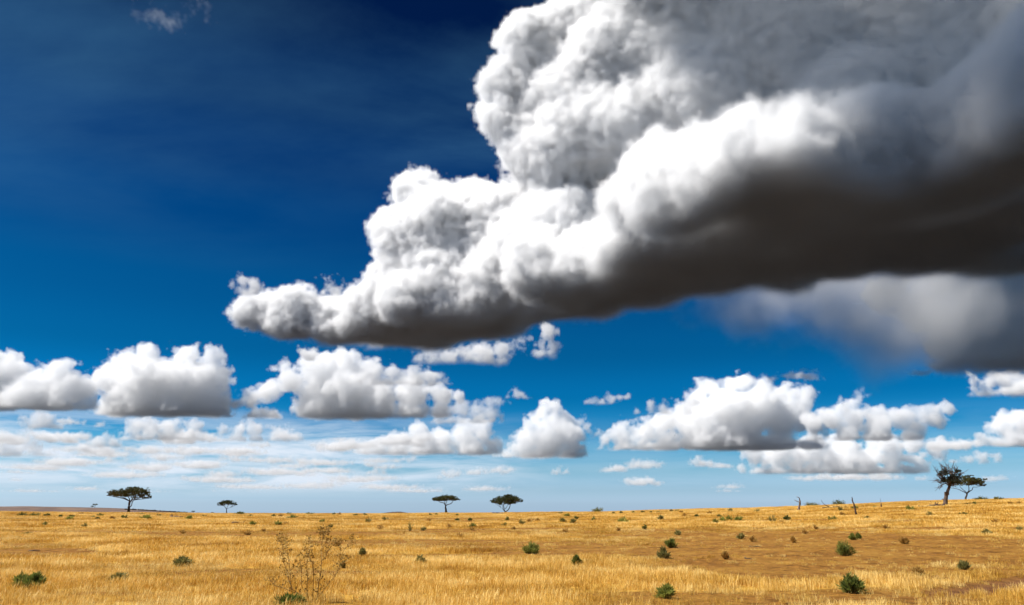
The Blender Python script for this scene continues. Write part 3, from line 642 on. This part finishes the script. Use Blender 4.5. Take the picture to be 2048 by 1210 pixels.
# =====================================================================  clouds: real volumes of vapour, lit by the sun
def cloud(name, label, blobs, H, voxel, sigma, billow=(180, 60), amp=(1, 1), base_soft=60, k=60, edge=None, seed=0, g=.0, wisp=.35, base=True, zr0=.2, alb=.985, warp=.8, calm=None, bn=2.2):
    voxel *= VS
    mx = max(billow)
    lo = [min(b[i]-b[i+3] for b in blobs)-mx*.5 for i in range(3)]
    hi = [max(b[i]+b[i+3] for b in blobs)+mx*.5 for i in range(3)]
    if base: lo[2] = max(lo[2], H-base_soft*1.5)
    res = [max(8, int((hi[i]-lo[i])/voxel)) for i in range(3)]
    ng = bpy.data.node_groups.new(name+'_field', 'GeometryNodeTree')
    ng.interface.new_socket('Geometry', in_out='OUTPUT', socket_type='NodeSocketGeometry')
    n = ng.nodes; l = ng.links
    def M(op, a, b=None, c=None, clamp=False):
        m = n.new('ShaderNodeMath'); m.operation = op; m.use_clamp = clamp
        for i, x in enumerate((a, b, c)):
            if x is None: continue
            if isinstance(x, (int, float)): m.inputs[i].default_value = x
            else: l.new(x, m.inputs[i])
        return m.outputs[0]
    def VM(op, a, b=None, out=0):
        m = n.new('ShaderNodeVectorMath'); m.operation = op
        for i, x in enumerate((a, b)):
            if x is None: continue
            if isinstance(x, (tuple, list)): m.inputs[i].default_value = x
            else: l.new(x, m.inputs[i])
        return m.outputs[out]
    pos = n.new('GeometryNodeInputPosition').outputs[0]
    sp = n.new('ShaderNodeSeparateXYZ'); l.new(pos, sp.inputs[0]); z = sp.outputs[2]
    wn = n.new('ShaderNodeTexNoise'); wn.inputs['Scale'].default_value = 1/(mx*1.6); wn.inputs['Detail'].default_value = 1
    l.new(VM('ADD', pos, (seed*977., seed*313., 0)), wn.inputs['Vector'])
    wv = VM('SUBTRACT', wn.outputs['Color'], (.5, .5, .5)); wv = VM('MULTIPLY', wv, (mx*warp,)*3)
    wp = VM('ADD', pos, wv)
    dd = None
    for (x, y, zz, rx, ry, rz) in blobs:
        rm = min(rx, ry, rz)
        q = VM('SUBTRACT', wp, (x, y, zz)); q = VM('MULTIPLY', q, (1/rx, 1/ry, 1/rz)); q = VM('LENGTH', q, out=1)
        q = M('MULTIPLY_ADD', q, rm, -rm)
        dd = q if dd is None else M('SMOOTH_MIN', dd, q, k)
    zr = M('DIVIDE', M('SUBTRACT', z, H), mx*1.2, clamp=True)        # calmer near the flat base
    zr = M('MULTIPLY_ADD', zr, 1-zr0, zr0)
    if calm:                                                          # calmer, smoother flank towards the right
        cf = M('DIVIDE', M('SUBTRACT', sp.outputs[0], calm[0]), calm[1]-calm[0], clamp=True)
        zr = M('MULTIPLY', zr, M('MULTIPLY_ADD', cf, -.65, 1.0))
    for i, s in enumerate(billow):
        v = n.new('ShaderNodeTexVoronoi'); v.voronoi_dimensions = '3D'; v.feature = 'F1'
        v.inputs['Scale'].default_value = 1/s
        l.new(VM('ADD', wp if i == 0 else VM('ADD', pos, VM('MULTIPLY', wv, (.4,)*3)), (seed*571., seed*131., seed*17.)), v.inputs['Vector'])
        a = amp[i]*s*.8
        dd = M('ADD', dd, M('MULTIPLY', M('MULTIPLY_ADD', v.outputs['Distance'], a, -.55*a), zr))
    fn = n.new('ShaderNodeTexNoise'); fn.inputs['Scale'].default_value = 1/(billow[-1]*1.2); fn.inputs['Detail'].default_value = 3; fn.inputs['Roughness'].default_value = .6
    l.new(VM('ADD', pos, (seed*77., 9, 5)), fn.inputs['Vector'])
    ws = billow[-1]*wisp*2
    fine = M('MULTIPLY_ADD', fn.outputs[0], ws*2, -ws)
    if calm: fine = M('MULTIPLY', fine, M('MULTIPLY_ADD', cf, -.6, 1.0))
    dd = M('ADD', dd, fine)
    edge = edge or voxel*1.6
    dens = M('DIVIDE', M('MULTIPLY', dd, -1), edge, clamp=True)
    if base:
        bnz = n.new('ShaderNodeTexNoise'); bnz.inputs['Scale'].default_value = 1/(base_soft*5); bnz.inputs['Detail'].default_value = 5
        l.new(pos, bnz.inputs['Vector'])
        hb = M('MULTIPLY_ADD', bnz.outputs[0], base_soft*bn, H-base_soft*bn/2)
        b = M('DIVIDE', M('SUBTRACT', z, hb), base_soft, clamp=True)
        dens = M('MULTIPLY', dens, M('MULTIPLY', b, b))
    vc = n.new('GeometryNodeVolumeCube')
    l.new(dens, vc.inputs['Density']); vc.inputs['Min'].default_value = lo; vc.inputs['Max'].default_value = hi
    for i, a in enumerate('XYZ'): vc.inputs['Resolution '+a].default_value = res[i]
    mat = bpy.data.materials.new('cloud_vapour'); mat.use_nodes = True
    mt = mat.node_tree; mt.nodes.clear()
    o = mt.nodes.new('ShaderNodeOutputMaterial'); pv = mt.nodes.new('ShaderNodeVolumePrincipled')
    pv.inputs['Color'].default_value = (alb, alb, alb, 1); pv.inputs['Density'].default_value = sigma; pv.inputs['Anisotropy'].default_value = g
    mt.links.new(pv.outputs[0], o.inputs['Volume'])
    sm_ = n.new('GeometryNodeSetMaterial'); sm_.inputs['Material'].default_value = mat
    l.new(vc.outputs[0], sm_.inputs[0])
    go_ = n.new('NodeGroupOutput'); l.new(sm_.outputs[0], go_.inputs[0])
    vol = bpy.data.volumes.new(name); ob = bpy.data.objects.new(name, vol); sc.collection.objects.link(ob)
    vol.materials.append(mat)
    md_ = ob.modifiers.new('field', 'NODES'); md_.node_group = ng
    tag(ob, label, 'cloud', kind='stuff')
    print('CLOUD', res, round(res[0]*res[1]*res[2]/1e6, 2), 'M', len(blobs))
    return ob
def blob(px, py, rpx, dist, depth=None, rzf=1):
    """ellipsoid whose outline centre and radius are given in photo pixels, at its own distance in metres"""
    p = at_d(px, py, dist); r = rpx/F*dist*math.sqrt(1+((px-CX)/F)**2)*1.02
    return (p.x, p.y, p.z, r, depth or r, r*rzf)
HB = 1000.0                      # cloud base height, metres
def base_dist(py):               # distance at which a base of that height is seen at photo row py
    r = ray(CX, py); return (HB-CAMZ)/r.z*r.y
def floor_blob(px, py, rx, rz=210, up=.2):
    r = ray(px, py); t = (HB-CAMZ)/r.z; R_ = rx/F*r.y*t
    return (r.x*t, r.y*t, HB+rz*up, R_, R_*.9, rz)

if CLOUDS:
    big = [blob(*a) for a in [
        (500, 640, 22, 4500), (540, 615, 30, 4500), (590, 625, 42, 4500), (570, 650, 35, 4450), (650, 640, 45, 4450), (720, 650, 55, 4350),
        (745, 610, 50, 4250), (790, 560, 65, 4200), (800, 480, 45, 4150), (775, 450, 36, 4150), (815, 385, 30, 4150), (850, 402, 48, 4150), (900, 412, 55, 4150), (880, 470, 90, 4150), (960, 400, 55, 4150), (1000, 440, 60, 4150), (900, 560, 100, 4050), (1000, 560, 110, 4000),
        (1050, 420, 70, 3950), (1060, 500, 80, 3800), (1140, 480, 110, 3700), (1130, 560, 90, 3600),
        (1040, 300, 50, 3750), (1010, 240, 42, 3700), (1020, 160, 48, 3700), (1050, 80, 60, 3700), (1110, 300, 100, 3700), (1120, 180, 100, 3700), (1180, 60, 105, 3700), (1230, 280, 130, 3650), (1260, 130, 150, 3650), (1380, 40, 160, 3600),
        (1400, 220, 180, 3600), (1560, 120, 210, 3550), (1750, 60, 230, 3500), (1980, 60, 260, 3400), (1330, 430, 120, 3500), (1500, 380, 140, 3400), (1700, 260, 170, 3300), (1900, 230, 180, 3200), (2150, 160, 250, 3100),
        # nearer mound in front
        (1240, 400, 50, 2900), (1290, 360, 55, 2700), (1300, 320, 38, 2700), (1360, 320, 44, 2450), (1395, 290, 36, 2450), (1450, 290, 36, 2250), (1465, 268, 26, 2250), (1530, 292, 28, 2150), (1590, 292, 22, 2080), (1640, 280, 36, 2200),
        (1730, 260, 80, 2380), (1860, 265, 80, 2330), (1970, 195, 80, 2100), (2080, 130, 90, 1900), (2200, 90, 110, 1800),
        # upper storey that leans out above the frame
        (1250, -80, 150, 3600), (1450, -120, 200, 3600), (1700, -100, 240, 3600), (1950, -80, 260, 3500), (2200, -50, 260, 3300), (1720, 20, 150, 3350), (1880, 80, 150, 3200)]]
    big += [floor_blob(*a) for a in [(700, 668, 60), (800, 672, 70), (900, 665, 75), (990, 655, 75), (800, 630, 60), (930, 625, 80), (1080, 625, 80), (1180, 612, 85), (1080, 570, 80), (1200, 560, 110), (1300, 590, 90), (1400, 565, 90),
        (1300, 510, 120), (1430, 500, 130), (1330, 440, 90), (1500, 540, 100), (1600, 530, 110), (1560, 450, 140), (1480, 400, 120), (1620, 390, 110), (1700, 500, 120), (1820, 480, 130), (1720, 420, 130), (1800, 400, 120), (1950, 470, 130), (1930, 380, 130), (2050, 440, 150), (2080, 330, 130), (2200, 400, 150), (1760, 370, 90), (2200, 300, 130),
        (1500, 355, 60), (1620, 325, 60), (1750, 365, 80), (1850, 375, 80), (1950, 325, 80), (2050, 265, 85), (2130, 230, 80), (1400, 390, 60), (1300, 430, 60), (2150, 240, 90), (1680, 340, 50), (1700, 530, 90), (1850, 525, 100), (2000, 515, 110), (1560, 565, 70), (2150, 500, 120), (760, 680, 50), (880, 680, 55), (1380, 545, 60), (1340, 530, 60), (1430, 570, 60), (1800, 470, 90), (1650, 480, 80)]]
    cloud('cumulus_cloud', 'huge cumulus with bright left towers and a dark flat base filling the upper right', big, HB-70, 11, .11, billow=(360, 130, 44), amp=(.45, .22, .4), base_soft=90, k=150, edge=75, seed=1, wisp=.95, alb=.998, warp=.5, calm=(-300, 1100), zr0=.08, bn=1.5)

    # unseen cloud layer added above the frame to shade the cumulus's right flank
    sheet = [(x, y, 3050+60*((i*7) % 3-1), 420, 420, 150) for i, (x, y) in enumerate([(150, 2050), (700, 2000), (1250, 2050), (1800, 2100), (100, 2550), (600, 2600), (1150, 2550), (1750, 2600), (250, 3000), (750, 3050), (1300, 3050), (1850, 3000), (2350, 2300), (2400, 2800), (150, 1600), (650, 1580), (1150, 1600), (1650, 1650), (2200, 1750), (-180, 1680), (-150, 1350), (350, 1300), (900, 1300), (1450, 1350)])]
    cloud('cloud', 'unseen high cloud sheet added to shade the huge cumulus', sheet, 2950, 40, .019, billow=(400, 150), amp=(.5, .5), base_soft=60, k=200, edge=120, seed=44, wisp=.5, base=False)

    def small(label, base_y, pts, seed, vp=2.0, sig=None, bil=(46, 17), amp=(.62, .75), flat=.9, soft=6, depth=1.0, wisp=.7, H=None, g=.0):
        d = base_dist(base_y); u = d/F               # metres per pixel
        R_ = random.Random(seed)
        bl = [blob(x, y, r, d+R_.uniform(-.6, .6)*r*u, depth=r*u*depth, rzf=flat) for x, y, r in pts]
        for x, y, r in pts:                     # fill down to the flat base
            if base_y-y < 2.3*r and r > 11: bl.append(blob(x, base_y-.3*r, r*.95, d+R_.uniform(-.4, .4)*r*u, depth=r*u*depth, rzf=.7))
        return cloud('cloud', label, bl, HB, vp*u, sig or 1/(u*17), billow=tuple(b*u for b in bil), amp=amp, base_soft=soft*u, k=14*u, seed=seed, wisp=wisp, g=g, edge=vp*u*2.4, bn=1.4, alb=1.0)
    small('grey and white heaped cloud cut by the left edge', 822, [(-20, 745, 45), (15, 765, 40), (25, 728, 16), (60, 790, 40), (105, 765, 34), (120, 742, 20), (150, 780, 32), (115, 800, 32), (10, 800, 30), (165, 800, 24)], 2)
    small('large puffy white cloud with four knobs, above the tallest acacia', 834, [(245, 718, 20), (295, 714, 20), (370, 714, 22), (423, 717, 18), (240, 760, 38), (300, 755, 46), (370, 760, 48), (420, 755, 38), (235, 795, 30), (290, 800, 34), (350, 805, 36), (410, 808, 38), (440, 800, 22)], 3, depth=1.3)
    small('broad sloping white cloud below the left arm of the huge cumulus', 838, [(475, 805, 10), (505, 800, 18), (540, 790, 24), (565, 738, 14), (590, 765, 28), (640, 745, 36), (640, 790, 44), (690, 725, 26), (735, 735, 22), (700, 780, 46), (760, 795, 40), (820, 790, 32), (880, 795, 26), (915, 795, 14), (730, 830, 24)], 4, depth=1.4)
    small('flat grey-bottomed cloud strip in front of the broad sloping cloud', 772, [(715, 755, 12), (745, 745, 18), (785, 742, 20), (830, 745, 20), (865, 752, 17), (890, 758, 9)], 5, flat=.8)
    small('small grey knob of cloud just under the huge cumulus', 724, [(622, 705, 16), (610, 712, 10)], 6)
    small('ragged cloud fringe hanging below the dark base', 732, [(845, 714, 16), (870, 708, 20), (900, 710, 22), (930, 706, 22), (965, 704, 22), (1000, 698, 16), (1030, 690, 14)], 7, flat=.7, sig=.012, soft=14)
    small('hanging wisp of cloud under the middle of the dark base', 722, [(1095, 670, 18), (1078, 690, 14), (1110, 700, 15), (1090, 655, 12)], 8, sig=.014, soft=16, wisp=.7)
    small('low grey-white cloud under the broad sloping one', 886, [(450, 865, 14), (480, 858, 16), (520, 862, 18), (560, 868, 16), (590, 874, 12), (500, 850, 10)], 9, flat=.75)
    small('small flat cloud just below the large puffy one', 884, [(262, 858, 18), (300, 852, 20), (340, 856, 20), (375, 858, 16), (400, 868, 7), (330, 872, 16)], 10, flat=.8)
    small('small round cloud above the left hill', 860, [(70, 846, 14), (88, 842, 16), (105, 848, 12)], 11)
    small('small peaked cloud above and left of the tallest acacia', 898, [(172, 890, 10), (195, 882, 15), (208, 876, 10), (222, 888, 13)], 12)
    small('cluster of hazy puffs at the far left', 916, [(5, 880, 18), (35, 895, 16), (50, 872, 12), (78, 893, 15), (15, 905, 18), (100, 903, 12), (60, 908, 14)], 13, sig=.004)
    small('long low heap of white cloud left of the rounded acacia', 912, [(725, 900, 14), (755, 890, 20), (785, 880, 20), (800, 895, 24), (832, 866, 18), (850, 890, 26), (885, 878, 22), (925, 868, 24), (965, 862, 22), (940, 893, 24), (985, 885, 16)], 14, depth=1.3)
    small('grey-white cloud joining the sloping cloud to the low heap', 850, [(880, 822, 18), (915, 820, 20), (950, 822, 20), (985, 828, 18), (1008, 835, 9), (960, 842, 16), (970, 803, 12), (1000, 802, 10)], 15, sig=.007)
    small('tiny flat cloud right of the grey-white one', 801, [(1035, 797, 7), (1050, 795, 7), (1020, 799, 5)], 16, flat=.7)
    small('stacked white cloud like a seated figure above the rounded acacia', 918, [(1097, 816, 15), (1075, 835, 17), (1105, 838, 20), (1060, 850, 12), (1135, 845, 15), (1160, 852, 10), (1190, 854, 6), (1058, 878, 26), (1095, 875, 34), (1135, 870, 28), (1015, 906, 13), (1040, 898, 18), (1090, 900, 24), (1145, 895, 20), (995, 910, 8)], 17, depth=1.3)
    small('small ragged cloud alone in the blue below the dark base', 812, [(1178, 797, 10), (1195, 803, 12), (1215, 802, 11), (1240, 804, 6), (1258, 803, 5)], 18, wisp=.6, sig=.012)
    small('largest white heaped cloud low on the right', 902, [(1415, 775, 22), (1398, 795, 18), (1460, 768, 20), (1490, 764, 16), (1520, 778, 22), (1565, 790, 24), (1602, 795, 20), (1450, 810, 44), (1520, 815, 42), (1585, 825, 32), (1380, 830, 30), (1330, 845, 28), (1290, 860, 24), (1400, 855, 38), (1480, 860, 36), (1560, 855, 32), (1250, 873, 22), (1215, 885, 14), (1340, 880, 24), (1625, 850, 24)], 19, depth=1.4)
    small('right arm of the largest low cloud, ending in upturned wisps', 884, [(1625, 845, 18), (1665, 832, 20), (1710, 838, 22), (1755, 840, 22), (1800, 835, 20), (1835, 830, 16), (1865, 835, 18), (1885, 815, 12), (1690, 862, 22), (1760, 862, 22), (1830, 860, 20), (1705, 800, 10), (1720, 792, 6), (1680, 812, 12)], 20, depth=1.3, wisp=.5)
    small('flat cloud strip above the right shoulder of the largest low cloud', 766, [(1545, 755, 6), (1570, 752, 9), (1598, 750, 10), (1625, 756, 8), (1642, 760, 4)], 21, flat=.6, sig=.012)
    small('small flat cloud floating left of the largest low cloud', 832, [(1270, 824, 9), (1300, 818, 12), (1335, 816, 13), (1370, 818, 12), (1390, 808, 9)], 22, flat=.7, sig=.009)
    small('grey shaded cloud bank beneath the largest low cloud', 950, [(1480, 938, 8), (1510, 920, 14), (1545, 912, 18), (1585, 915, 20), (1630, 915, 22), (1680, 918, 24), (1730, 915, 24), (1780, 915, 20), (1825, 915, 16), (1870, 908, 14), (1600, 935, 14), (1700, 938, 12), (1560, 895, 20), (1620, 890, 20), (1690, 888, 22), (1760, 888, 20), (1820, 890, 20), (1880, 888, 14), (1500, 905, 16)], 23, flat=.8, depth=2)
    small('low grey cloud right of the shaded bank', 930, [(1900, 918, 8), (1930, 916, 11), (1965, 915, 12), (1990, 918, 7)], 24, flat=.8)
    small('white heaped cloud cut by the right edge', 896, [(1960, 880, 10), (1985, 865, 18), (2010, 848, 22), (2045, 842, 24), (2030, 872, 26), (2080, 860, 34)], 25)
    small('dark ragged cloud at the right edge under the huge cumulus', 745, [(1850, 590, 35), (1900, 580, 32), (1960, 590, 42), (2030, 590, 50), (1885, 640, 40), (1940, 665, 52), (2010, 660, 60), (1900, 695, 28), (1960, 715, 36), (2060, 700, 60), (2120, 620, 90), (1820, 600, 34), (1780, 580, 36), (1860, 630, 40)], 26, vp=3, soft=20, sig=.008, depth=1.6, bil=(80, 26), amp=(.5, .5))
    bank = [(x, 5500+(i % 2)*250, 2250+(i % 3)*120, 520, 450, 420) for i, x in enumerate(range(560, 4200, 420))]  # out-of-sight cloud rows added to darken the veil and the ragged cloud
    bank += [(x, 4950, 2150+(i % 2)*100, 330, 240, 170) for i, x in enumerate(range(700, 2300, 520))]
    cloud('cloud', 'unseen cloud mass added behind the huge cumulus to shade the dark bank', bank, 1750, 45, .03, billow=(400, 150), amp=(.5, .5), k=150, edge=100, seed=45, base=False)
    small('smaller dark cloud below it at the right edge', 796, [(1940, 757, 12), (1970, 764, 18), (2010, 760, 22), (2050, 765, 26), (2030, 778, 20)], 27, soft=10, flat=.8)
    small('little fleck of cloud left of the dark ragged one', 757, [(1832, 746, 9), (1815, 750, 5), (1850, 749, 5)], 28, flat=.6, sig=.01)
    small('tiny round puff at the tip of the left arm', 592, [(485, 562, 16), (505, 568, 18), (470, 570, 9), (528, 578, 9)], 29, sig=.02, wisp=.5)
    small('torn little puff above the left arm', 600, [(662, 580, 10), (648, 586, 8), (676, 583, 8), (655, 553, 6)], 30, sig=.02, wisp=.8)
    wp_ = [blob(x, y, r, 3400, rzf=.6) for x, y, r in [(290, 28, 12), (308, 34, 17), (325, 38, 18), (340, 44, 15), (350, 50, 8), (395, 12, 12), (412, 26, 9)]]
    cloud('cloud', 'tiny faint wisp of cloud alone at the top left', wp_, 0, 8, .0045, billow=(70, 30), amp=(1, 1), k=30, edge=60, seed=46, wisp=1.2, base=False, zr0=1)
    # rain veil: thin, soft and pale
    d = base_dist(700)
    veil = [blob(x, y, r, d, depth=500, rzf=.75) for x, y, r in [(1450, 600, 50), (1530, 610, 70), (1620, 610, 90), (1720, 620, 105), (1820, 640, 110), (1880, 640, 70), (1790, 690, 60)]]
    cloud('rain_veil', 'soft pale veil of rain hanging below the dark base', veil, HB, 30, .0026, billow=(420, 150), amp=(.9, .9), k=260, edge=230, seed=31, wisp=.5, base=False, g=.3)
    # rows of small far flat puffs
    flats = [(1283, 965, 32, 8), (905, 948, 20, 8), (890, 955, 12, 5), (955, 944, 20, 7), (1000, 941, 24, 8), (1120, 944, 16, 8), (1230, 938, 30, 7), (1290, 930, 30, 9), (1400, 925, 22, 11), (1440, 932, 24, 6), (1620, 957, 34, 5), (1700, 956, 30, 5), (1760, 948, 22, 8), (810, 920, 20, 7), (745, 928, 16, 8), (755, 945, 18, 7),
             (1850, 958, 14, 4), (1995, 958, 18, 6), (1460, 975, 20, 3), (520, 890, 20, 6), (360, 898, 18, 7), (480, 905, 40, 6), (640, 925, 50, 6), (560, 945, 60, 6), (700, 960, 40, 6), (400, 930, 50, 8), (300, 935, 40, 10), (250, 950, 50, 7), (160, 925, 40, 7), (440, 960, 60, 6), (620, 972, 50, 5), (80, 935, 50, 6), (330, 915, 30, 8), (140, 845, 24, 7), (200, 850, 14, 6), (540, 920, 40, 7), (660, 942, 36, 6), (500, 975, 50, 4), (780, 975, 50, 5), (850, 985, 40, 4)]
    RF = random.Random(3)
    for _ in range(46):
        yy = RF.uniform(872, 992); wd_ = RF.uniform(14, 46)*(1.25-.5*(yy-872)/120)
        flats.append((RF.uniform(-20, 820)*(1 if RF.random() < .8 else 2.4), yy, wd_, wd_*RF.uniform(.14, .3)*(1.1-.55*(yy-872)/120)))
    for i, (x, y, a, b) in enumerate(flats):
        R_ = random.Random(i+50); d = base_dist(min(985, y+b)); u = d/F
        bl = []
        for k_ in range(5):
            f = -1+2*k_/4
            p = at_d(x+f*a*.75, y+R_.uniform(-.25, .25)*b, d); s_ = (1-.45*abs(f))
            bl.append((p.x, p.y+R_.uniform(-1, 1)*a*u*.6, p.z, a*.36*u, a*.7*u, b*u*s_*R_.uniform(.8, 1.1)))
        cloud('cloud', 'small flat far cloud low over the horizon', bl, HB, 2.6*u, 1/(u*15), billow=(16*u, 7*u), amp=(.7, .7), base_soft=3*u, k=5*u, seed=60+i, wisp=.6, zr0=.5, alb=1.0)['group'] = 'small far clouds low over the horizon'
